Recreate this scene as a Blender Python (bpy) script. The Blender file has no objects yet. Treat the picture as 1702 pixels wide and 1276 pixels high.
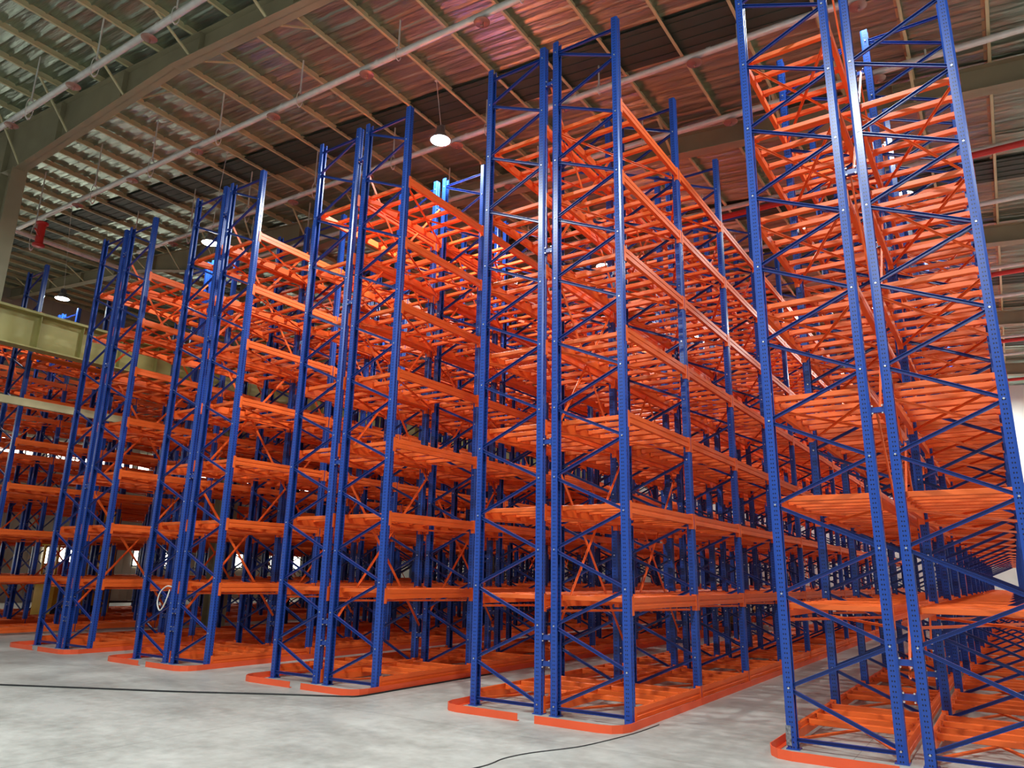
import bpy, math, random
from mathutils import Vector, Matrix
random.seed(7)
R = math.radians
sc = bpy.context.scene
col = sc.collection

# ------------------------------------------------------------------ camera
CY, CZ = -8.8675, 1.75
F_PX, PITCH, ROLL, YAW = 1217.19, 0.2556, 0.0181, 0.5909
cd = bpy.data.cameras.new('camera')
cd.sensor_fit = 'HORIZONTAL'; cd.sensor_width = 36.0; cd.lens = 36.0 * F_PX / 1702.0
cd.clip_end = 300; cd.clip_start = 0.05
cam = bpy.data.objects.new('camera', cd); col.objects.link(cam)
fw = Vector((-math.sin(YAW)*math.cos(PITCH), math.cos(YAW)*math.cos(PITCH), math.sin(PITCH)))
rt = Vector((math.cos(YAW), math.sin(YAW), 0)); up = rt.cross(fw)
r2 = math.cos(ROLL)*rt + math.sin(ROLL)*up; u2 = -math.sin(ROLL)*rt + math.cos(ROLL)*up
m = Matrix((r2, u2, -fw)).transposed().to_4x4(); m.translation = Vector((0, CY, CZ))
cam.matrix_world = m
sc.camera = cam

# ------------------------------------------------------------------ world, exposure
w = bpy.data.worlds.new('world'); sc.world = w; w.use_nodes = True
bg = w.node_tree.nodes['Background']; bg.inputs[0].default_value = (0.95, 0.97, 1.0, 1); bg.inputs[1].default_value = 0.30
vs = sc.view_settings
vs.view_transform = 'Standard'; vs.look = 'None'; vs.exposure = 0.32; vs.gamma = 1.0; vs.use_curve_mapping = False
LAMP_W = 400
LAMP_X = [-25.7, -17.5, -9.3, -1.1, 7.1]
LAMP_Y = [-14, -6, 2.0, 9.9, 17.9, 26, 33]  # foremost row is added out of view to light the rack fronts evenly

# ------------------------------------------------------------------ materials
def mat(name, color, rough=0.5, metal=0.0, noise=0.0, nscale=4.0, bump=0.0, bscale=30.0, coat=0.0):
    mt = bpy.data.materials.new(name); mt.use_nodes = True
    nt = mt.node_tree; b = nt.nodes['Principled BSDF']
    b.inputs['Base Color'].default_value = (*color, 1); b.inputs['Roughness'].default_value = rough
    b.inputs['Metallic'].default_value = metal
    if coat: b.inputs['Coat Weight'].default_value = coat
    tc = nt.nodes.new('ShaderNodeTexCoord')
    if noise:
        n = nt.nodes.new('ShaderNodeTexNoise'); n.inputs['Scale'].default_value = nscale; n.inputs['Detail'].default_value = 5
        nt.links.new(tc.outputs['Object'], n.inputs['Vector'])
        cr = nt.nodes.new('ShaderNodeValToRGB')
        cr.color_ramp.elements[0].position = .3; cr.color_ramp.elements[1].position = .7
        cr.color_ramp.elements[0].color = (*[c*(1-noise) for c in color], 1)
        cr.color_ramp.elements[1].color = (*[min(1, c*(1+noise)) for c in color], 1)
        nt.links.new(n.outputs['Fac'], cr.inputs[0]); nt.links.new(cr.outputs[0], b.inputs['Base Color'])
    if bump:
        n = nt.nodes.new('ShaderNodeTexNoise'); n.inputs['Scale'].default_value = bscale
        nt.links.new(tc.outputs['Object'], n.inputs['Vector'])
        bp = nt.nodes.new('ShaderNodeBump'); bp.inputs['Strength'].default_value = bump; bp.inputs['Distance'].default_value = .02
        nt.links.new(n.outputs['Fac'], bp.inputs['Height']); nt.links.new(bp.outputs[0], b.inputs['Normal'])
    return mt
def emis(name, color, s):
    mt = bpy.data.materials.new(name); mt.use_nodes = True
    b = mt.node_tree.nodes['Principled BSDF']
    b.inputs['Base Color'].default_value = (*color, 1)
    b.inputs['Emission Color'].default_value = (*color, 1); b.inputs['Emission Strength'].default_value = s
    return mt
M = {}
M['orange'] = mat('orange_powder_coat', (0.86, 0.14, 0.022), .42, noise=.06, nscale=3)
M['rail'] = mat('orange_red_rail_paint', (0.82, 0.10, 0.03), .5, noise=.08, nscale=2)
M['blue'] = mat('blue_powder_coat', (0.013, 0.048, 0.27), .3, noise=.05, nscale=3)
M['zinc'] = mat('zinc_bolt', (.75, .75, .75), .3, .8)
M['steel'] = mat('galvanised_pipe', (.74, .74, .70), .35, .3, noise=.1, nscale=6)
M['beige'] = mat('beige_steel_paint', (.58, .52, .30), .45, noise=.12, nscale=1.5)
M['girder'] = mat('yellow_beige_girder_paint', (.34, .30, .10), .45, noise=.18, nscale=1.2)
M['rafter'] = mat('dull_beige_rafter_paint', (.30, .27, .17), .5, noise=.12, nscale=1.0)
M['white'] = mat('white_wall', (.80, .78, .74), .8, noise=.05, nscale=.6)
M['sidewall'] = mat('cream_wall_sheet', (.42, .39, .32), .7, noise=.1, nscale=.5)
M['red'] = mat('red_fire_pipe_paint', (.62, .035, .03), .4)
M['black'] = mat('black_rubber', (.012, .012, .014), .5)
M['yellow'] = mat('yellow_truck_paint', (.78, .50, .03), .4, noise=.06)
M['dark'] = mat('dark_steel', (.04, .04, .045), .45, .3)
M['shield'] = mat('red_bronze_shield', (.36, .20, .16), .35, .3)
M['whitecable'] = mat('white_cable', (.8, .78, .72), .5)
M['lamphouse'] = mat('lamp_housing', (.32, .32, .32), .4, .6)
M['lampglow'] = emis('lamp_glow', (.86, 1.0, .95), 30)
M['daywin'] = emis('daylit_window', (1.0, .97, .84), 6.0)
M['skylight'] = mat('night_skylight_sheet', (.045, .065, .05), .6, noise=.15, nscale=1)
M['wrap'] = mat('clear_tape', (.42, .42, .44), .15, noise=.6, nscale=40)
M['wrap'].node_tree.nodes['Principled BSDF'].inputs['Transmission Weight'].default_value = .6

# blue with punched holes for the uprights
def post_mat():
    mt = bpy.data.materials.new('blue_punched_upright'); mt.use_nodes = True
    nt = mt.node_tree; b = nt.nodes['Principled BSDF']; L = nt.links.new
    b.inputs['Roughness'].default_value = .28
    tc = nt.nodes.new('ShaderNodeTexCoord'); s = nt.nodes.new('ShaderNodeSeparateXYZ'); L(tc.outputs['Object'], s.inputs[0])
    sn = nt.nodes.new('ShaderNodeSeparateXYZ'); L(tc.outputs['Normal'], sn.inputs[0])
    def mth(op, a, bb=None, c=None):
        n = nt.nodes.new('ShaderNodeMath'); n.operation = op
        for i, v in enumerate((a, bb, c)):
            if v is None: continue
            if isinstance(v, (int, float)): n.inputs[i].default_value = v
            else: L(v, n.inputs[i])
        return n.outputs[0]
    z = mth('MULTIPLY', mth('SUBTRACT', mth('FRACT', mth('DIVIDE', s.outputs[2], .05)), .5), .035)
    z2 = mth('MULTIPLY', z, z)
    dy = mth('SUBTRACT', mth('ABSOLUTE', s.outputs[1]), .030); dy2 = mth('MULTIPLY', dy, dy)
    dx = mth('ABSOLUTE', mth('ADD', s.outputs[0], 0.0)); dx = mth('SUBTRACT', dx, .012); dx2 = mth('MULTIPLY', dx, dx)
    h1 = mth('LESS_THAN', mth('SQRT', mth('ADD', z2, dy2)), .0088)
    h2 = mth('LESS_THAN', mth('SQRT', mth('ADD', z2, dx2)), .0070)
    fx = mth('GREATER_THAN', mth('ABSOLUTE', sn.outputs[0]), .7); fy = mth('GREATER_THAN', mth('ABSOLUTE', sn.outputs[1]), .7)
    hole = mth('MAXIMUM', mth('MULTIPLY', h1, fx), mth('MULTIPLY', h2, fy))
    mx = nt.nodes.new('ShaderNodeMix'); mx.data_type = 'RGBA'; L(hole, mx.inputs[0])
    mx.inputs[6].default_value = (.013, .060, .34, 1); mx.inputs[7].default_value = (.004, .008, .03, 1)
    L(mx.outputs[2], b.inputs['Base Color'])
    return mt
M['post'] = post_mat()

def floor_mat():
    mt = bpy.data.materials.new('polished_concrete'); mt.use_nodes = True
    nt = mt.node_tree; b = nt.nodes['Principled BSDF']; L = nt.links.new
    tc = nt.nodes.new('ShaderNodeTexCoord')
    def noise(scale, detail, vec=None, rough=.6):
        n = nt.nodes.new('ShaderNodeTexNoise'); n.inputs['Scale'].default_value = scale; n.inputs['Detail'].default_value = detail
        n.inputs['Roughness'].default_value = rough
        L(vec or tc.outputs['Object'], n.inputs['Vector']); return n.outputs['Fac']
    mp = nt.nodes.new('ShaderNodeMapping'); mp.inputs['Scale'].default_value = (1, 1, 1); mp.inputs['Rotation'].default_value = (0, 0, R(30))
    L(tc.outputs['Object'], mp.inputs[0])
    mp.inputs['Scale'].default_value = (.6, 1.0, 1)
    a = noise(.9, 8, mp.outputs[0]); c = noise(7, 8)
    add = nt.nodes.new('ShaderNodeMath'); add.operation = 'MULTIPLY_ADD'; L(c, add.inputs[0]); add.inputs[1].default_value = .45; L(a, add.inputs[2])
    cr = nt.nodes.new('ShaderNodeValToRGB'); e = cr.color_ramp.elements
    e[0].position = .50; e[0].color = (.27, .27, .25, 1); e[1].position = .86; e[1].color = (.50, .50, .475, 1)
    L(add.outputs[0], cr.inputs[0])
    # saw cut joints every 5 m / 8 m
    s = nt.nodes.new('ShaderNodeSeparateXYZ'); L(tc.outputs['Object'], s.inputs[0])
    def joint(o, per, off):
        n = nt.nodes.new('ShaderNodeMath'); n.operation = 'ADD'; L(o, n.inputs[0]); n.inputs[1].default_value = off
        d = nt.nodes.new('ShaderNodeMath'); d.operation = 'PINGPONG'; L(n.outputs[0], d.inputs[0]); d.inputs[1].default_value = per/2
        l = nt.nodes.new('ShaderNodeMath'); l.operation = 'LESS_THAN'; L(d.outputs[0], l.inputs[0]); l.inputs[1].default_value = .006
        return l.outputs[0]
    mxm = nt.nodes.new('ShaderNodeMath'); mxm.operation = 'MAXIMUM'
    L(joint(s.outputs[0], 6.2, 1.6), mxm.inputs[0]); L(joint(s.outputs[1], 8, 1.3), mxm.inputs[1])
    mx = nt.nodes.new('ShaderNodeMix'); mx.data_type = 'RGBA'
    half = nt.nodes.new('ShaderNodeMath'); half.operation = 'MULTIPLY'; L(mxm.outputs[0], half.inputs[0]); half.inputs[1].default_value = .45
    L(half.outputs[0], mx.inputs[0]); L(cr.outputs[0], mx.inputs[6]); mx.inputs[7].default_value = (.1, .1, .095, 1)
    L(mx.outputs[2], b.inputs['Base Color'])
    mr = nt.nodes.new('ShaderNodeMapRange'); L(c, mr.inputs[0]); mr.inputs[3].default_value = .32; mr.inputs[4].default_value = .6
    L(mr.outputs[0], b.inputs['Roughness'])
    bp = nt.nodes.new('ShaderNodeBump'); bp.inputs['Strength'].default_value = .12; bp.inputs['Distance'].default_value = .01
    L(c, bp.inputs['Height']); L(bp.outputs[0], b.inputs['Normal'])
    return mt
M['floor'] = floor_mat()

def foil_mat():
    mt = bpy.data.materials.new('foil_roof_lining'); mt.use_nodes = True
    nt = mt.node_tree; b = nt.nodes['Principled BSDF']; L = nt.links.new
    tc = nt.nodes.new('ShaderNodeTexCoord')
    mp = nt.nodes.new('ShaderNodeMapping'); mp.inputs['Scale'].default_value = (.35, 1.6, 1); L(tc.outputs['Object'], mp.inputs[0])
    n = nt.nodes.new('ShaderNodeTexNoise'); n.inputs['Scale'].default_value = 1.8; n.inputs['Detail'].default_value = 6; L(mp.outputs[0], n.inputs[0])
    cr = nt.nodes.new('ShaderNodeValToRGB'); e = cr.color_ramp.elements
    e[0].position = .3; e[0].color = (.30, .37, .31, 1); e[1].position = .75; e[1].color = (.50, .60, .51, 1)
    L(n.outputs[0], cr.inputs[0]); L(cr.outputs[0], b.inputs['Base Color'])
    b.inputs['Metallic'].default_value = .85; b.inputs['Roughness'].default_value = .28
    mp2 = nt.nodes.new('ShaderNodeMapping'); mp2.inputs['Scale'].default_value = (.7, 5.5, 1); L(tc.outputs['Object'], mp2.inputs[0])
    n2 = nt.nodes.new('ShaderNodeTexNoise'); n2.inputs['Scale'].default_value = 1.5; n2.inputs['Detail'].default_value = 4; L(mp2.outputs[0], n2.inputs[0])
    bp = nt.nodes.new('ShaderNodeBump'); bp.inputs['Strength'].default_value = .55; bp.inputs['Distance'].default_value = .08
    L(n2.outputs[0], bp.inputs['Height']); L(bp.outputs[0], b.inputs['Normal'])
    return mt
M['foil'] = foil_mat()

# ------------------------------------------------------------------ mesh helpers
class MB:
    def __init__(s): s.v = []; s.f = []; s.mi = []; s.k = 0; s.sm = []
    def slot(s, k): s.k = k; return s
    def add(s, vs_, fs, smooth=False):
        o = len(s.v); s.v += [tuple(v) for v in vs_]; s.f += [tuple(i+o for i in f) for f in fs]
        s.mi += [s.k]*len(fs); s.sm += [smooth]*len(fs)
    def box(s, x0, x1, y0, y1, z0, z1):
        s.add([(x0,y0,z0),(x1,y0,z0),(x1,y1,z0),(x0,y1,z0),(x0,y0,z1),(x1,y0,z1),(x1,y1,z1),(x0,y1,z1)],
              [(0,3,2,1),(4,5,6,7),(0,1,5,4),(1,2,6,5),(2,3,7,6),(3,0,4,7)])
    def bar(s, a, b, wd, th, side=None):
        """rectangular bar from a to b; wd measured along 'side' direction"""
        a = Vector(a); b = Vector(b); d = (b-a).normalized()
        sd = Vector(side) if side else Vector((0,0,1))
        sd = (sd - d*sd.dot(d)).normalized(); t = d.cross(sd)
        sd *= wd/2; t *= th/2
        s.add([a-sd-t, a+sd-t, a+sd+t, a-sd+t, b-sd-t, b+sd-t, b+sd+t, b-sd+t],
              [(0,3,2,1),(4,5,6,7),(0,1,5,4),(1,2,6,5),(2,3,7,6),(3,0,4,7)])
    def channel(s, a, b, wd, dp, th, side, openv):
        """C section: web of width wd, two flanges of depth dp towards openv"""
        a = Vector(a); b = Vector(b); d = (b-a).normalized(); o = Vector(openv).normalized()
        sd = Vector(side); sd = (sd - d*sd.dot(d)).normalized()
        s.bar(a, b, wd, th, sd)
        for q in (-1, 1):
            off = sd*(q*(wd-th)/2) + o*(dp/2)
            s.bar(a+off, b+off, dp, th, o)
    def tube(s, pts, r, n=8, caps=True):
        pts = [Vector(p) for p in pts]; o = len(s.v); rings = []
        prev = None
        for i, p in enumerate(pts):
            d = (pts[min(i+1, len(pts)-1)] - pts[max(i-1, 0)]).normalized()
            if prev is None:
                u = d.cross(Vector((0,0,1)))
                if u.length < .01: u = d.cross(Vector((0,1,0)))
            else: u = prev - d*prev.dot(d)
            u.normalize(); prev = u; v = d.cross(u)
            rings.append([p + (u*math.cos(2*math.pi*k/n) + v*math.sin(2*math.pi*k/n))*r for k in range(n)])
        V = [q for rg in rings for q in rg]; Fs = []
        for i in range(len(pts)-1):
            for k in range(n):
                a = i*n+k; b2 = i*n+(k+1) % n
                Fs.append((a, b2, b2+n, a+n))
        s.add(V, Fs, True)
        if caps:
            s.add(rings[0], [tuple(range(n))[::-1]]); s.add(rings[-1], [tuple(range(n))])
    def lathe(s, c, prof, n=20, smooth=True):
        c = Vector(c); V = []; Fs = []
        for (r, z) in prof:
            V += [c + Vector((r*math.cos(2*math.pi*k/n), r*math.sin(2*math.pi*k/n), z)) for k in range(n)]
        for i in range(len(prof)-1):
            for k in range(n):
                a = i*n+k; b2 = i*n+(k+1) % n; Fs.append((a, b2, b2+n, a+n))
        s.add(V, Fs, smooth)
    def prism(s, poly, axis, a0, a1):
        """extrude a closed 2D polygon; axis 'y': poly is (x,z); axis 'z': poly is (x,y); axis 'x': (y,z)"""
        n = len(poly)
        def P(p, a): return {'y': (p[0], a, p[1]), 'z': (p[0], p[1], a), 'x': (a, p[0], p[1])}[axis]
        s.add([P(p, a0) for p in poly] + [P(p, a1) for p in poly],
              [tuple(range(n)), tuple(range(n, 2*n))[::-1]] + [(i, (i+1) % n, n+(i+1) % n, n+i) for i in range(n)])
    def mesh(s, name, mats):
        me = bpy.data.meshes.new(name); me.from_pydata(s.v, [], s.f)
        for mm in (mats if isinstance(mats, (list, tuple)) else [mats]): me.materials.append(mm)
        me.polygons.foreach_set('material_index', s.mi); me.polygons.foreach_set('use_smooth', s.sm)
        me.update()
        import bmesh
        bm = bmesh.new(); bm.from_mesh(me); bmesh.ops.recalc_face_normals(bm, faces=bm.faces); bm.to_mesh(me); bm.free()
        return me
def put(name, me, parent=None, loc=(0,0,0), rz=0):
    o = bpy.data.objects.new(name, me); col.objects.link(o)
    o.location = loc; o.rotation_euler = (0, 0, rz)
    if parent: o.parent = parent
    return o
def tag(o, label=None, cat=None, group=None, kind=None):
    if label: o['label'] = label
    if cat: o['category'] = cat
    if group: o['group'] = group
    if kind: o['kind'] = kind
    return o
def empty(name, loc=(0,0,0)):
    o = bpy.data.objects.new(name, None); col.objects.link(o); o.location = loc; o.empty_display_size = .2
    return o
def struct(name, mb, mats, loc=(0,0,0)):
    return tag(put(name, mb.mesh(name, mats), None, loc), kind='structure')

# ------------------------------------------------------------------ lamp lights (the hall's high bay lamps, plus an added front row)
def lamp_z(x): return 11.05 - .055*(x+9.3)*0 if x > -12 else 10.75
lamp_mb = MB()
lamp_mb.lathe((0,0,0), [(0,.30),(.06,.30),(.075,.14),(.12,.12),(.16,.02),(.235,-.03),(.235,-.05),(.215,-.05)], 24)
lamp_body = lamp_mb.mesh('lamp_housing', M['lamphouse'])
g = MB(); g.lathe((0,0,0), [(0,-.048),(.215,-.048)], 24, False); lamp_glow = g.mesh('lamp_lens', M['lampglow'])
g = MB()
for k in range(12):
    a = math.pi*2*k/12; g.bar((.07*math.cos(a), .07*math.sin(a), .13), (.07*math.cos(a), .07*math.sin(a), .29), .05, .004, (math.cos(a), math.sin(a), 0))
lamp_fins = g.mesh('heat_sink', M['lamphouse'])
LAMP_LABEL = {(-9.3, 2.0): 'brilliant round high bay lamp glaring above the racks at upper centre',
              (-17.5, 2.0): 'oval looking lit high bay lamp between the blue post tops at left',
              (-9.3, 9.9): 'small glowing high bay lamp seen between the posts of the central double rack',
              (-9.3, 17.9): 'faint glowing high bay lamp seen through orange shelves right of centre',
              (-25.7, 2.0): 'dim high bay lamp over the racks beyond the yellow girder'}
LX_TXT = {-25.7: 'beyond the yellow girder', -17.5: 'above the third double rack from right', -9.3: 'above the rack left of centre',
          -1.1: 'above the nearest rack', 7.1: 'right of the nearest rack'}
LY_TXT = {-14: 'added unseen to light the front', -6: 'before the first rafter', 2.0: 'between first and second rafters', 9.9: 'beyond the second rafter', 17.9: 'beyond the third rafter',
          26: 'beyond the fourth rafter', 33: 'near the back wall'}
def roof_z(x): return 11.78 - .1*x
PX = [-9.5 + 1.29*k for k in range(-25, 16)]
for lx in LAMP_X:
    for ly in LAMP_Y:
        if (lx, ly) in ((-25.7, -6),) or (ly < -10 and not -12 < lx < 0): continue
        z = 11.0 if lx > -12 else 10.6
        ld = bpy.data.lights.new('lamp_light', 'AREA'); ld.shape = 'DISK'; ld.size = .42
        ld.energy = LAMP_W * (.22 if lx < -16 else .8 if lx > 5 else .35 if lx == -1.1 and 0 < ly < 10 else 1.6 if lx == -1.1 and ly < 0 else 1.2)
        ld.color = (.93, 1.0, .96)
        t = empty('high_bay_lamp', (lx, ly, z))
        lab = LAMP_LABEL.get((lx, ly)) or 'high bay lamp %s, %s' % (LX_TXT[lx], LY_TXT[ly])
        tag(t, lab, 'lamp', 'high bay lamps')
        put('lamp_housing', lamp_body, t); put('lens', lamp_glow, t); put('heat_sink', lamp_fins, t)
        pxn = min(PX, key=lambda q: abs(q-lx))
        c = MB(); c.tube([(0,0,.12),(0,0,.3),(pxn-lx,0, 11.605-.1*pxn - z)], .008, 6); c.box(pxn-lx-.03, pxn-lx+.03, -.03, .03, 11.58-.1*pxn-z, 11.60-.1*pxn-z)
        put('hanging_chain', c.mesh('hanging_chain', M['steel']), t)
        lo = bpy.data.objects.new('lamp_light', ld); col.objects.link(lo); lo.parent = t; lo.location = (0, 0, -.07)

# ------------------------------------------------------------------ shell
Y0, Y1, XL, XR = -14.0, 35.6, -42.0, 11.0
g = MB(); g.box(XL, XR, -26, Y1, -.2, 0); struct('floor', g, M['floor'])
# foil lined roof: pleated sheet sagging between the joints, made as real waves
def roof():
    V = []; Fs = []; ny = int((Y1-Y0)/.033); xs = [XL + (XR-XL)*i/60 for i in range(61)]
    ph = [random.uniform(-.4, .4) for _ in xs]
    for j in range(ny+1):
        y = Y0 + (Y1-Y0)*j/ny
        for i, x in enumerate(xs):
            c = ((y/.33) % 1.0)
            r = -.05*math.exp(-((c-.5)/.075)**2) * (1+.3*math.sin(x*1.7+int(y/.33)*1.3))
            V.append((x, y, roof_z(x) + r + .012*math.sin(x*2.1+int(y/.33)*2.3+ph[i])))
    n = len(xs)
    for j in range(ny):
        for i in range(n-1):
            a = j*n+i; Fs.append((a, a+1, a+n+1, a+n))
    g = MB(); g.add(V, Fs, True); return g
struct('ceiling', roof(), M['foil'])
g = MB(); g.prism([(XL-1, roof_z(XL-1)+.1), (XR+1, roof_z(XR+1)+.1), (XR+1, roof_z(XR+1)+.16), (XL-1, roof_z(XL-1)+.16)], 'y', Y0, Y1+1)
struct('ceiling_outer_sheet', g, M['sidewall'])
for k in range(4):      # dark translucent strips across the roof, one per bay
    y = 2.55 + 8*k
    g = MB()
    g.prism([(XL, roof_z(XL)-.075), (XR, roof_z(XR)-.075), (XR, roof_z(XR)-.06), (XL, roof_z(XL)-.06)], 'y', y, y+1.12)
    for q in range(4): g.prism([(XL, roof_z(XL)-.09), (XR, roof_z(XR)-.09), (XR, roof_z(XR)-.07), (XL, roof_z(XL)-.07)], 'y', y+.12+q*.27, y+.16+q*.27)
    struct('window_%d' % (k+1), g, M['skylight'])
# purlins
def purlin_mesh():
    g = MB(); zt = .17
    # Z section, running along y
    g.box(-.003, .003, Y0, Y1, 0, zt); g.box(0, .055, Y0, Y1, 0, .005); g.box(-.055, 0, Y0, Y1, zt-.005, zt)
    g.box(.05, .055, Y0, Y1, 0, .018)
    return g.mesh('roof_purlin', M['beige'])
pm = purlin_mesh()
for x in PX:
    if XL < x < XR: tag(put('roof_purlin', pm, None, (x, 0, 11.6-.1*x)), kind='structure')
# rafters
RY = [-9.4, -1.5, 6.4, 14.35, 22.4, 30.4]
CX = -21.65
def raf_bot(x):
    zb = 11.07 - .1*x
    d = abs(x-CX)
    if d < 7.6: zb -= 1.0*(1-d/7.6)**1.0
    return zb
for y in RY:
    g = MB(); xs = [XL, CX-7.6, CX-.4, CX+.4, CX+7.6, XR]
    bot = [(x, raf_bot(x)) for x in xs]; top = [(x, 11.6-.1*x) for x in xs]
    for i in range(len(xs)-1):
        g.prism([bot[i], bot[i+1], top[i+1], top[i]], 'y', y-.008, y+.008)
        g.prism([bot[i], bot[i+1], (bot[i+1][0], bot[i+1][1]+.018), (bot[i][0], bot[i][1]+.018)], 'y', y-.15, y+.15)
        g.prism([(top[i][0], top[i][1]-.016), (top[i+1][0], top[i+1][1]-.016), top[i+1], top[i]], 'y', y-.13, y+.13)
    x = XL+1.5
    while x < XR:
        g.prism([(x, raf_bot(x)), (x+.012, raf_bot(x)), (x+.012, 11.6-.1*x), (x, 11.6-.1*x)], 'y', y-.13, y+.13); x += 3.05
    for px_ in PX[::2]:    # fly braces from the bottom flange up to the purlins
        if px_ < XL+1 or px_ > XR-.5: continue
        for sgn in (-1, 1): g.slot(1).bar((px_, y+.1*sgn, raf_bot(px_)+.03), (px_, y+.95*sgn, 11.62-.1*px_), .055, .03, (1, 0, 0)); g.slot(0)
    struct('ceiling_rafter', g, [M['rafter'], M['beige']])
# columns on the line x=CX
for y in RY[1:]:
    g = MB(); zt = raf_bot(CX)+.05
    g.box(CX-.36, CX-.34, y-.19, y+.19, 0, zt); g.box(CX+.34, CX+.36, y-.19, y+.19, 0, zt); g.box(CX-.34, CX+.34, y-.008, y+.008, 0, zt)
    for dx in (-.17, 0, .17): g.box(CX+dx-.03, CX+dx+.03, y-.03, y-.008, 0, zt)
    g.box(CX-.45, CX+.45, y-.28, y+.28, 0, .03)
    g.box(CX+.34, CX+.95, y-.1, y+.1, 7.0, 7.28)   # corbel under the girder
    struct('wall_column', g, M['rafter'])
# crane girder
g = MB(); gx = CX+.78
g.box(gx-.007, gx+.007, -1.9, 31, 7.33, 8.22); g.box(gx-.22, gx+.22, -1.9, 31, 8.22, 8.25); g.box(gx-.19, gx+.19, -1.9, 31, 7.29, 7.33)
y = -1.6
while y < 31: g.box(gx-.16, gx+.16, y-.006, y+.006, 7.33, 8.22); y += 1.1
g.box(gx-.04, gx+.04, -1.9, 31, 8.25, 8.34)
struct('ceiling_crane_girder', g, M['girder'])
g = MB(); g.box(CX+.3, CX+.42, -1.5, 31, 5.86, 6.06); struct('wall_tie_beam', g, M['beige'])
# walls
g = MB(); g.box(XL-1, XR+1, Y1, Y1+.2, 0, roof_z(XL)+.3)
y = XL
while y < XR: g.box(y, y+.03, Y1-.012, Y1, 0, roof_z(y)-.1); y += 1.0
struct('wall_back', g, M['white'])
g = MB(); g.box(XR, XR+.2, -4, Y1, 0, roof_z(XR)); struct('wall_right', g, M['white'])
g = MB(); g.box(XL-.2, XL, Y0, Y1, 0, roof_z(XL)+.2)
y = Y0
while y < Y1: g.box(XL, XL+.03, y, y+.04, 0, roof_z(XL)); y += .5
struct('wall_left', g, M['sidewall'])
wn = 5
def window(y, z0, z1, wd, n=3):
    global wn
    g = MB(); g.slot(0).box(XL+.03, XL+.05, y, y+wd, z0, z1)
    g.slot(1)
    for k in range(n+1): g.box(XL+.04, XL+.09, y+wd*k/n-.03, y+wd*k/n+.03, z0-.04, z1+.04)
    for z in (z0, z1): g.box(XL+.04, XL+.09, y-.03, y+wd+.03, z-.04, z+.04)
    struct('window_%d' % wn, g, [M['daywin'], M['dark']]); wn += 1
for k in range(19): window(-13+2.5*k, 7.3, 8.25, 2.2)
for k in range(9): window(-9+4.8*k, 1.9, 2.8, 2.6, 4)

# ------------------------------------------------------------------ sprinkler pipes
def pipe_z(x): return 11.7 - .03*(x+9)
PIPES = [(-2.85, 'white sprinkler pipe crossing in front of the big rafter at top left'),
         (.1, 'long white sprinkler pipe from the red valve, just behind the first rafter'),
         (3.1, 'white sprinkler pipe passing behind the brilliant lamp'),
         (5.35, 'white sprinkler pipe just in front of the second rafter'),
         (9.45, 'sprinkler pipe beyond the second rafter, first of its bay'),
         (12.4, 'sprinkler pipe beyond the second rafter, second of its bay'),
         (17.3, 'sprinkler pipe beyond the third rafter, first of its bay'),
         (20.2, 'sprinkler pipe beyond the third rafter, second of its bay'),
         (25.4, 'sprinkler pipe beyond the fourth rafter, first of its bay'),
         (28.2, 'sprinkler pipe beyond the fourth rafter, second of its bay')]
g = MB(); g.lathe((0,0,0), [(0,-.15),(.145,-.155),(.15,-.148),(.145,-.143),(0,-.143)], 18); g.tube([(0,0,-.05),(0,0,-.15)], .014, 6)
for a in (0, math.pi/2): g.bar((.03*math.cos(a), .03*math.sin(a), -.15), (.03*math.cos(a), .03*math.sin(a), -.22), .01, .006, (1,1,0)); 
g.lathe((0,0,0), [(0,-.22),(.035,-.22),(.035,-.235),(0,-.235)], 10)
head_me = g.mesh('sprinkler_head', M['shield'])
g = MB(); g.tube([(0,0,.06),(0,0,.42)], .019, 6)
g.tube([(0, .08*math.cos(a), .08*math.sin(a)) for a in [math.pi*2*k/12 for k in range(13)]], .009, 5, False)
hang_me = g.mesh('pipe_hanger', M['steel'])
g = MB(); g.tube([(-.04,0,0),(.04,0,0)], .072, 10); coup_me = g.mesh('pipe_coupling', M['steel'])
for (y, lab) in PIPES:
    t = empty('sprinkler_pipe', (-9, y, 11.7)); tag(t, lab, 'pipe', 'sprinkler pipes')
    xa, xb = (-41 if y < 3 else -23.4), XR-.2
    g = MB(); g.tube([(xa+9, 0, -.03*(xa+9)), (xb+9, 0, -.03*(xb+9))], .068, 10); put('pipe', g.mesh('pipe', M['steel']), t)
    x = -9.72 + 2.9*(-4 if y > 0 else -8); k = 0
    while x < XR-.5:
        lz = -.03*(x+9)
        if x > xa:
            put('sprinkler_head', head_me, t, (x+9, 0, lz))
            put('pipe_coupling', coup_me, t, (x+9+.3, 0, lz))
            hx = x+9+.85; h = put('pipe_hanger', hang_me, t, (hx, 0, -.03*hx)); hz = (11.6-.1*(hx-9)) - (11.7-.03*hx)
            h.scale = (1, 1, max(.3, hz/.42))
        x += 2.9
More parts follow.
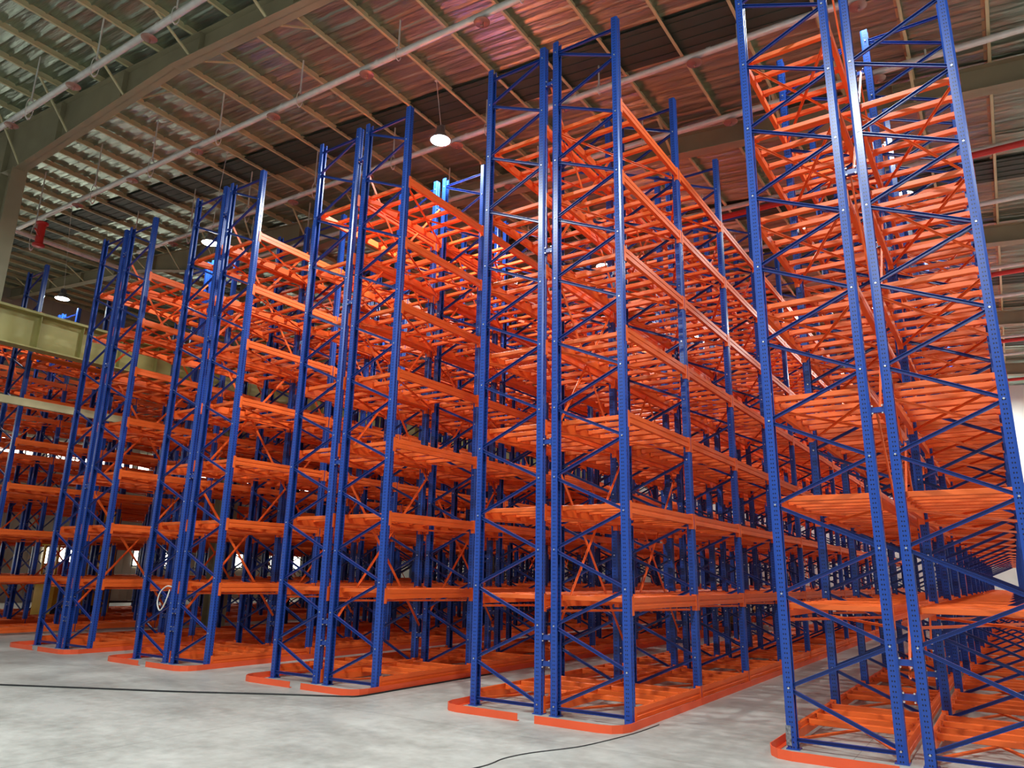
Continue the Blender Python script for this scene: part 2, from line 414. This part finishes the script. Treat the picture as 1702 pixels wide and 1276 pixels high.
# main running along y with red valve
t = empty('sprinkler_main', (-23.6, 0, 11.45)); tag(t, 'white sprinkler main pipe running beside the column line at far left', 'pipe')
g = MB(); g.tube([(0,-4,0),(0,31,0)], .06, 10); put('pipe', g.mesh('pipe', M['steel']), t)
for y in range(-3, 30, 3): h = put('pipe_hanger', hang_me, t, (0, y, 0)); h.scale = (1, 1, 5.3)
t = empty('pipe_valve', (-23.4, .1, 11.45)); tag(t, 'red valve joint where the sprinkler pipe meets the main at far left', 'valve')
g = MB(); g.tube([(0,0,-.25),(0,0,.45)], .11, 12); g.lathe((0,0,0), [(0,-.3),(.17,-.3),(.17,-.24),(.11,-.22)], 14); g.lathe((0,0,.4), [(.1,0),(.17,.02),(.17,.07),(0,.07)], 14)
put('valve_body', g.mesh('valve_body', M['red']), t)
g = MB(); g.tube([(0,0,0),(.5,-.35,0)], .03, 8); put('lever', g.mesh('lever', M['red']), t)
for (y, x0, z, lab) in [(8.95, -8.4, 11.1, 'red fire pipe crossing right of the nearest rack under the roof'),
                    (16.95, -8, 11.1, 'red fire pipe beyond the third rafter at right'), (24.8, -8, 11.1, 'red fire pipe beyond the fourth rafter at right'), (31.7, -8, 11.1, 'red fire pipe close to the white back wall')]:
    g = MB(); g.tube([(x0, y, z), (XR-.2, y, z-.1)], .075, 10)
    o = put('fire_pipe', g.mesh('fire_pipe', M['red'])); tag(o, lab, 'pipe', 'red fire pipes')

# ------------------------------------------------------------------ pallet racks
D, G, L, H = 1.0437, .2546, 2.3805, 10.22
NZ0, NP = .12, .99
LEV = [.20] + [1.50 + 1.211*k for k in range(7)]
# one upright post (C section, punched), face towards +x
def post_mesh(s):
    g = MB(); t = .005
    xf, xb = .050, -.040
    pl = [(xb, .026), (xb, .050), (.028, .050), (xf, .040), (xf, .012), (xf-.010, .006), (xf-.010, -.006), (xf, -.012), (xf, -.040), (.028, -.050), (xb, -.050), (xb, -.026)]
    pl = [(a*1.12, b*1.18) for a, b in pl]
    inner = []
    cx, cy = .0, 0
    # inner offset of the polyline
    n = len(pl)
    for i, p in enumerate(pl):
        a = Vector(pl[max(i-1, 0)]); b = Vector(pl[min(i+1, n-1)]); d = (b-a).normalized(); nn = Vector((d.y, -d.x))
        nn = Vector((-d.y, d.x)) if False else nn
        inner.append((p[0]-abs(t)*0 + nn.x*-t*-1, p[1] + nn.y*t))
    for i in range(n-1):
        q = [pl[i], pl[i+1], inner[i+1], inner[i]]
        g.prism([(s*a, b) for a, b in q], 'z', .012, H)
    g.box(-.068, .068, -.068, .068, 0, .012)
    return g.mesh('upright_post', M['post'])
POST = {1: post_mesh(1), -1: post_mesh(-1)}
def lattice_mesh(s):
    """zig-zag bracing between the two posts of a frame; s=+1: the inner post (towards the back to back gap) is at +x"""
    g = MB(); xi, xo = s*(D/2-.012), -s*(D/2-.012)
    def br(a, b): g.slot(0).channel(a, b, .040, .030, .004, (b[2]-a[2]+.001, 0, -(b[0]-a[0])), (0, -1, 0))
    nodes = []
    z = NZ0; k = 0
    br((xi, -.012, NZ0-.02), (xo, -.012, NZ0-.02))
    while z + NP/2 < H-.1:
        nodes.append((xi if k % 2 == 0 else xo, z)); z += NP/2; k += 1
    nodes.append((xi if k % 2 == 0 else xo, z))
    for i in range(len(nodes)-1):
        a, b = nodes[i], nodes[i+1]
        e = .018
        br((a[0], -.012 + (.0 if i % 2 else .0), a[1]+e), (b[0], -.012, b[1]-e))
    br((xi, -.012, nodes[-1][1]), (xo, -.012, nodes[-1][1]))
    g.slot(1)
    for (x, z) in nodes:
        sx = x + (0.012 if x > 0 else -.012)
        g.tube([(sx, -.068, z), (sx, .064, z)], .011, 6)
    return g.mesh('frame_bracing', [M['blue'], M['zinc']])
LAT = {1: lattice_mesh(1), -1: lattice_mesh(-1)}
def beam_mesh(s):
    """load beam on the +x (s=1) or -x side; origin at the bay start, top at z=0"""
    g = MB(); a0, a1 = .061, L-.061
    prof = [(.0, -.145), (.056, -.145), (.056, -.098), (.049, -.092), (.049, -.066), (.056, -.060), (.056, 0), (.016, 0), (.016, -.05), (0, -.05)]
    g.prism([(s*a, b) for a, b in prof], 'y', a0, a1)
    for e, q in ((a0, 1), (a1, -1)):
        ys = sorted((e-q*.048, e+q*.012)); xs = sorted((s*.0565, s*.0615)); g.box(xs[0], xs[1], ys[0], ys[1], -.215, .02)
        ys = sorted((e, e+q*.005)); xs = sorted((s*-.01, s*.0615)); g.box(xs[0], xs[1], ys[0], ys[1], -.215, .02)
    return g.mesh('load_beam', M['orange'])
BEAM = {1: beam_mesh(1), -1: beam_mesh(-1)}
def bar_mesh():
    g = MB(); x = D/2-.005
    g.prism([(-.032, -.062), (.032, -.062), (.036, -.056), (.036, -.006), (.028, .0), (-.028, .0), (-.036, -.006), (-.036, -.056)], 'x', -x, x)
    for q in (-1, 1):
        a, b = sorted((q*x, q*(x+.032))); g.box(a, b, -.03, .03, .0005, .005)
        a, b = sorted((q*(x-.06), q*x)); g.box(a, b, -.044, .044, -.070, -.061)
    return g.mesh('support_bar', M['orange'])
BAR = bar_mesh()
def brace_mesh(s):
    g = MB(); x = D/2-.02
    g.bar((-s*x, .09, -.165), (s*x, L-.12, -.165), .042, .006, (1, -1, 0)); g.bar((-s*x+.0, .09, -.178), (s*x, L-.12, -.178), .006, .026, (1, -1, 0))
    g.bar((s*x, .09, -.190), (-s*x, L-.12, -.190), .042, .006, (1, 1, 0)); g.bar((s*x, .09, -.203), (-s*x, L-.12, -.203), .006, .026, (1, 1, 0))
    return g.mesh('plan_brace', M['orange'])
PBR = {1: brace_mesh(1), -1: brace_mesh(-1)}
def spacer_mesh():
    g = MB(); a = G/2-.057
    g.box(-a, a, -.03, .03, -.03, .03)
    for q in (-1, 1):
        x0, x1 = sorted((q*a, q*(a-.006))); g.box(x0, x1, -.05, .05, -.055, .055)
    g.slot(1)
    for q in (-1, 1):
        for z in (-.042, .042): g.tube([(q*(a-.02), -.055, z), (q*(a-.02), -.03, z)], .009, 6)
    return g.mesh('row_spacer', [M['blue'], M['zinc']])
SPC = spacer_mesh()
def spine_mesh(z0, z1):
    g = MB(); g.bar((.012, .03, z0), (.012, L-.03, z1), .05, .006, (0, -1, 1)); g.bar((.02, .03, z0), (.02, L-.03, z1), .006, .022, (0, -1, 1))
    g.bar((-.012, .03, z1), (-.012, L-.03, z0), .05, .006, (0, 1, 1)); g.bar((-.02, .03, z1), (-.02, L-.03, z0), .006, .022, (0, 1, 1))
    return g.mesh('spine_brace', M['orange'])
SPI = [spine_mesh(.8, 3.6), spine_mesh(3.6, 6.55), spine_mesh(6.55, 9.5)]
def bar_ys(l): return [.78, 1.20, 1.64, 2.08] if l == 0 else [.20 + .396*i for i in range(6)]

def merged(items, mats):
    """one mesh holding copies of (mesh, location)"""
    g = MB()
    for me, loc in items:
        o = len(g.v); lx, ly, lz = loc
        g.v += [(v.co.x+lx, v.co.y+ly, v.co.z+lz) for v in me.vertices]
        for p in me.polygons: g.f.append(tuple(i+o for i in p.vertices)); g.mi.append(p.material_index); g.sm.append(False)
    me = bpy.data.meshes.new('rest'); me.from_pydata(g.v, [], g.f)
    for mm in mats: me.materials.append(mm)
    me.polygons.foreach_set('material_index', g.mi); me.update(); return me

def rack(xc, inner, label, nb=14, tie=False, cap=100, levels=8):
    """one single depth run of racking; inner=+1 when its back to back neighbour is at +x"""
    root = empty('pallet_rack', (xc, 0, 0)); tag(root, label, 'rack', 'pallet rack runs')
    cx, cy, cz = -xc, CY, CZ
    def dist(p): return (p[0]-cx)**2 + (p[1]-cy)**2 + .6*(p[2]-cz)**2
    for j in range(nb+1):
        f = put('upright_frame', LAT[inner], root, (0, j*L, 0))
        put('upright_post', POST[inner], f, (inner*D/2, 0, 0)); put('upright_post', POST[-inner], f, (-inner*D/2, 0, 0))
        # posts face outwards: the punched face of the inner post looks to the gap
    def split(name, items, mt, cap=cap):
        items.sort(key=lambda it: dist(it[1]))
        for me, loc in items[:cap]: put(name, me, root, loc)
        rest = items[cap:]
        if rest: put(name, merged(rest, mt), root)['kind'] = 'stuff'
    beams = []; bars = []; pbs = []
    for j in range(nb):
        for l, z in enumerate(LEV[:levels]):
            for s in (-1, 1): beams.append((BEAM[s], (s*D/2, j*L, z)))
            for y in bar_ys(l): bars.append((BAR, (0, j*L+y, z)))
            pbs.append((PBR[inner], (0, j*L, z + (.06 if l == 0 else 0))))
    split('load_beam', beams, [M['orange']]); split('support_bar', bars, [M['orange']]); split('plan_brace', pbs, [M['orange']])
    if tie:   # ties to the back to back neighbour at +x
        gx = D/2 + G/2
        sp = [(SPC, (gx, j*L, z)) for j in range(nb+1) for z in (.63, .96, 3.6, 6.56, 9.5)]
        split('row_spacer', sp, [M['blue'], M['zinc']])
        for j in range(nb):
            if j % 5 in (0, 1):
                for me in SPI: put('spine_brace', me, root, (gx, j*L, 0))
    return root
NAMES = {
 'A': ('right-hand end', -2.2091), 'B': ('', -6.4703), 'C': ('', -10.7033), 'D': ('', -14.9337), 'E': ('', -19.0648)}
LABS = {
 'A': ('left run of the nearest double rack, its blue posts cut by the top edge', 'rightmost rack run, its outer blue post leaning along the right edge'),
 'B': ('left run of the tall central double rack, left of its blue spacers', 'right run of the tall central double rack, facing the open aisle and guide rail'),
 'C': ('left run of the double rack just left of centre', 'right run of the double rack just left of centre, under the brilliant lamp'),
 'D': ('left run of the double rack with the white cable loop', 'right run of the double rack standing under the oval lamp'),
 'E': ('left run of the leftmost double rack standing before the yellow girder', 'right run of the leftmost double rack standing before the yellow girder')}
XS = {'A': -2.2091, 'B': -6.4703, 'C': -10.7033, 'D': -14.9337, 'E': -19.0648}
for k in 'ABCDE':
    x = XS[k]
    rack(x + D/2, 1, LABS[k][0], tie=True)
    rack(x + D*1.5 + G, -1, LABS[k][1], levels=7 if k == 'A' else 8)
rack(-23.30 + D/2, 1, 'single dim rack run just behind the yellow girder, beside the column line', 14)
rack(-27.55 + D/2, 1, 'left run of the first dim double rack beyond the yellow girder', 14, tie=True)
rack(-27.55 + D*1.5 + G, -1, 'right run of the first dim double rack beyond the yellow girder', 14)
rack(-31.8 + D/2, 1, 'left run of the second dim double rack beyond the yellow girder', 12, tie=True)
rack(-31.8 + D*1.5 + G, -1, 'right run of the second dim double rack beyond the yellow girder', 12)

# ------------------------------------------------------------------ guide rails on the floor
def rail(path, side, name, label):
    g = MB(); h, t, fl = .092, .008, .05
    P = [Vector((p[0], p[1], 0)) for p in path]
    def off(d):
        out = []
        for i, p in enumerate(P):
            a = (P[i]-P[i-1]).normalized() if i else None; b = (P[i+1]-P[i]).normalized() if i < len(P)-1 else None
            na = Vector((-a.y, a.x, 0)) if a else None; nb_ = Vector((-b.y, b.x, 0)) if b else None
            if na is None: n = nb_
            elif nb_ is None: n = na
            else: n = (na+nb_); n = n / max(.2, n.dot(na))
            out.append(p + n*d*side)
        return out
    o, i1, i2 = P, off(t), off(fl); n = len(P)
    V = []
    for k in range(n):
        V += [(o[k].x, o[k].y, 0), (o[k].x, o[k].y, h), (i1[k].x, i1[k].y, h), (i1[k].x, i1[k].y, t), (i2[k].x, i2[k].y, t), (i2[k].x, i2[k].y, 0)]
    Fs = []
    for k in range(n-1):
        for q in range(6): a = k*6+q; b = k*6+(q+1) % 6; Fs.append((a, b, b+6, a+6))
    Fs += [tuple(range(6)), tuple(range((n-1)*6, n*6))[::-1]]
    g.add(V, Fs)
    # joint lips between rail lengths
    for k in range(n-1):
        a, b = P[k], P[k+1]; ln = (b-a).length; dd = (b-a).normalized()
        q = 2.4
        while q < ln-.3:
            c = a + dd*q; nn = Vector((-dd.y, dd.x, 0))*side
            g.bar(c - nn*.0015 + Vector((0,0,.003)), c - nn*.0015 + Vector((0,0,h)), .012, .002, dd); q += 2.4
    ob = put('guide_rail', g.mesh('guide_rail', M['rail'])); tag(ob, label, 'guide rail', 'floor guide rails'); return ob
RY1 = 33.6
RN = {'A': 'the nearest double rack at right', 'B': 'the tall central double rack', 'C': 'the double rack left of centre', 'D': 'the double rack with the white cable loop', 'E': 'the leftmost double rack'}
for k in 'ABCDE':
    x = XS[k]
    rail([(x+1.09, -.6), (x+.12, -.6), (x-.03, -.56), (x-.12, -.46), (x-.165, -.32), (x-.165, RY1)], -1, 'l', 'orange floor rail wrapping the left corner of '+RN[k])
    rail([(x+1.34, -.6), (x+2.22, -.6), (x+2.37, -.56), (x+2.46, -.46), (x+2.505, -.32), (x+2.505, RY1)], 1, 'r', 'orange floor rail wrapping the right corner of '+RN[k])
rail([(-22.3, -.6), (-23.2, -.6), (-23.465, -.3), (-23.465, RY1)], -1, 'f', 'orange floor rail of the single rack behind the yellow girder')
rail([(-27.55+1.34, -.6), (-27.55+2.3, -.6), (-27.55+2.505, -.3), (-27.55+2.505, RY1)], 1, 'g', 'orange floor rail of the first dim rack beyond the girder')

# ------------------------------------------------------------------ cables
def smooth(pts, n=6):
    P = [Vector(p) for p in pts]; out = []
    for i in range(len(P)-1):
        p0, p1, p2, p3 = P[max(i-1,0)], P[i], P[i+1], P[min(i+2, len(P)-1)]
        for k in range(n):
            t = k/n; out.append(.5*((2*p1)+(-p0+p2)*t+(2*p0-5*p1+4*p2-p3)*t*t+(-p0+3*p1-3*p2+p3)*t**3))
    out.append(P[-1]); return out
g = MB(); g.tube(smooth([(-19, -6.3, .012), (-13.03, -3.23, .012), (-11.6, -2.5, .012), (-10.47, -1.93, .012), (-9.4, -1.28, .012), (-8.5, -.78, .012), (-8.3, -.66, .012), (-8.17, -.48, .012), (-8.17, .4, .012), (-8.17, 3, .012)]), .012, 6)
tag(put('floor_cable', g.mesh('floor_cable', M['black'])), 'black cable lying straight across the concrete from the left edge', 'cable')
g = MB(); g.tube(smooth([(-4.6, -3.3, .0055), (-4.41, -2.7, .0055), (-4.42, -2.3, .0055), (-4.34, -1.95, .0055), (-4.15, -1.55, .0055), (-4.06, -1.31, .0055), (-3.98, -.9, .0055), (-3.90, -.34, .0055), (-3.88, .3, .0055)]), .0055, 6)
tag(put('floor_cable', g.mesh('floor_cable', M['dark'])), 'thin curving cable on the floor leading to the central rack corner', 'cable')
# white cable loop on the D rack
xD = XS['D'] + D - .02
g = MB(); g.tube(smooth([(xD, -.08, 1.42), (xD-.14, -.1, 1.42), (xD-.33, -.1, 1.30), (xD-.38, -.1, 1.10), (xD-.26, -.1, .96), (xD-.12, -.1, 1.10), (xD-.03, -.09, 1.36)]), .013, 8)
tag(put('cable_loop', g.mesh('cable_loop', M['whitecable'])), 'loop of white cable hanging on a blue post near the left', 'cable')
# clear tape around the foot of the nearest post
g = MB(); x = XS['A']
g.box(x-.062, x-.006, -.0655, -.0615, .04, .24); g.box(x-.0635, x-.0575, -.062, .0, .05, .22)
tag(put('tape_wrap', g.mesh('tape_wrap', M['wrap'])), 'crumpled clear tape stuck to the foot of the nearest blue post', 'tape')

# ------------------------------------------------------------------ yellow aisle truck beyond the girder
t = empty('aisle_truck', (-28.5, 4.2, 0)); tag(t, 'yellow rack truck standing among the dim racks at the far left', 'truck')
def bevbox(g, x0, x1, y0, y1, z0, z1, c=.08):
    g.prism([(x0+c, y0), (x1-c, y0), (x1, y0+c), (x1, y1-c), (x1-c, y1), (x0+c, y1), (x0, y1-c), (x0, y0+c)], 'z', z0, z1)
g = MB(); bevbox(g, -.62, .62, 0, 1.9, .12, 1.25, .15); bevbox(g, -.55, .55, .1, 1.3, 1.25, 1.5, .12); put('chassis', g.mesh('chassis', M['yellow']), t)
g = MB()
for q in (-1, 1): g.box(q*.42-.07, q*.42+.07, 1.95, 2.2, .1, 4.3)
for z in (.6, 1.8, 3.0, 4.2): g.box(-.45, .45, 1.98, 2.08, z, z+.14)
put('mast', g.mesh('mast', M['yellow']), t)
g = MB()
for q in (-1, 1):
    for y in (.15, 1.2): g.box(q*.5-.035, q*.5+.035, y-.035, y+.035, 1.5, 2.5)
g.box(-.56, .56, .05, 1.35, 2.5, 2.56); put('cab_guard', g.mesh('cab_guard', M['yellow']), t)
g = MB()
for y in (.35, 1.5): g.tube([(-.64, y, .22), (.64, y, .22)], .22, 18)
put('wheels', g.mesh('wheels', M['black']), t)
g = MB()
for q in (-1, 1): g.box(q*.25-.06, q*.25+.06, 2.2, 3.3, .5, .56)
g.box(-.4, .4, 2.2, 2.26, .5, 1.0); put('fork', g.mesh('fork', M['dark']), t)
g = MB(); bevbox(g, -.3, .3, .35, .9, 1.5, 1.95, .06); put('seat', g.mesh('seat', M['red']), t)

# ------------------------------------------------------------------ two workers crouching between the racks
M['skin'] = mat('skin', (.42, .22, .14), .5); M['redshirt'] = mat('red_shirt', (.55, .07, .04), .8); M['greytrousers'] = mat('grey_trousers', (.32, .31, .30), .8)
M['olive'] = mat('olive_shirt', (.16, .13, .05), .8); M['navytrousers'] = mat('dark_trousers', (.05, .06, .09), .8); M['hat'] = mat('yellow_helmet', (.78, .60, .22), .35)
def skin(name, verts, edges, m, parent):
    me = bpy.data.meshes.new(name); me.from_pydata([v[:3] for v in verts], edges, []); me.materials.append(m)
    o = bpy.data.objects.new(name, me); col.objects.link(o); o.parent = parent
    md = o.modifiers.new('skin', 'SKIN'); md.use_smooth_shade = True
    sv = me.skin_vertices[0].data
    for i, v in enumerate(verts): sv[i].radius = (v[3], v[3] if len(v) < 5 else v[4])
    sv[0].use_root = True
    o.modifiers.new('sub', 'SUBSURF').render_levels = 2
    return o
def worker(loc, rz, label, sh, tr):
    t = empty('person', loc); t.rotation_euler = (0, 0, rz); t.scale = (.88, .88, .88); tag(t, label, 'person', 'crouching workers')
    V = [(0,0,.30,.12), (.08,0,.50,.12), (.16,0,.68,.12), (.20,0,.79,.055), (.225,0,.87,.085), (.235,0,.94,.09), (.325,0,.885,.018)]
    Ed = [(0,1),(1,2),(2,3),(3,4),(4,5),(4,6)]
    for q in (-1, 1):
        o = len(V)
        V += [(.02,.1*q,.27,.085), (.38,.17*q,.46,.06), (.12,.14*q,.09,.04), (.27,.15*q,.035,.035),
              (.17,.19*q,.73,.055), (.36,.25*q,.56,.04), (.52,.16*q,.42,.026), (.575,.14*q,.385,.03)]
        Ed += [(0,o),(o,o+1),(o+1,o+2),(o+2,o+3),(2,o+4),(o+4,o+5),(o+5,o+6),(o+6,o+7)]
        for k, (dy, ln) in enumerate(((-.028,.07),(-.010,.08),(.010,.075),(.028,.06))):
            p = len(V); V += [(.60,.14*q+dy,.365,.009), (.60+ln*.6,.14*q+dy*1.2,.345,.008), (.60+ln*.9,.14*q+dy*1.2,.315,.007)]
            Ed += [(o+7,p),(p,p+1),(p+1,p+2)]
        p = len(V); V += [(.57,.105*q,.38,.010), (.605,.085*q,.36,.008)]; Ed += [(o+7,p),(p,p+1)]
    skin('body', V, Ed, M['skin'], t)
    S = [(.03,0,.36,.15), (.09,0,.52,.15), (.16,0,.68,.14), (.19,0,.76,.08)]; Es = [(0,1),(1,2),(2,3)]
    for q in (-1, 1):
        o = len(S); S += [(.17,.19*q,.73,.075), (.36,.25*q,.56,.058), (.50,.17*q,.435,.042)]; Es += [(2,o),(o,o+1),(o+1,o+2)]
    skin('shirt', S, Es, M[sh], t)
    T = [(0,0,.31,.15)]; Et = []
    for q in (-1, 1):
        o = len(T); T += [(.02,.1*q,.27,.11), (.38,.17*q,.46,.08), (.14,.14*q,.13,.06)]; Et += [(0,o),(o,o+1),(o+1,o+2)]
    skin('trousers', T, Et, M[tr], t)
    g = MB(); g.lathe((.232,0,.935), [(.145,-.005),(.12,.0),(.115,.05),(.08,.105),(.03,.125),(0,.127)], 16); put('helmet', g.mesh('helmet', M['hat']), t)
    g = MB()
    for q in (-1, 1):
        g.box(.20, .36, .15*q-.045, .15*q+.045, 0, .06); g.box(.07, .20, .145*q-.04, .145*q+.04, 0, .10)
    put('boots', g.mesh('boots', M['black']), t)
worker((-6.95, 16.2, 0), R(160), 'crouching worker in red shirt and pale yellow helmet between the racks', 'redshirt', 'greytrousers')
worker((-7.95, 16.35, 0), R(100), 'crouching worker in olive shirt left of the one in red', 'olive', 'navytrousers')
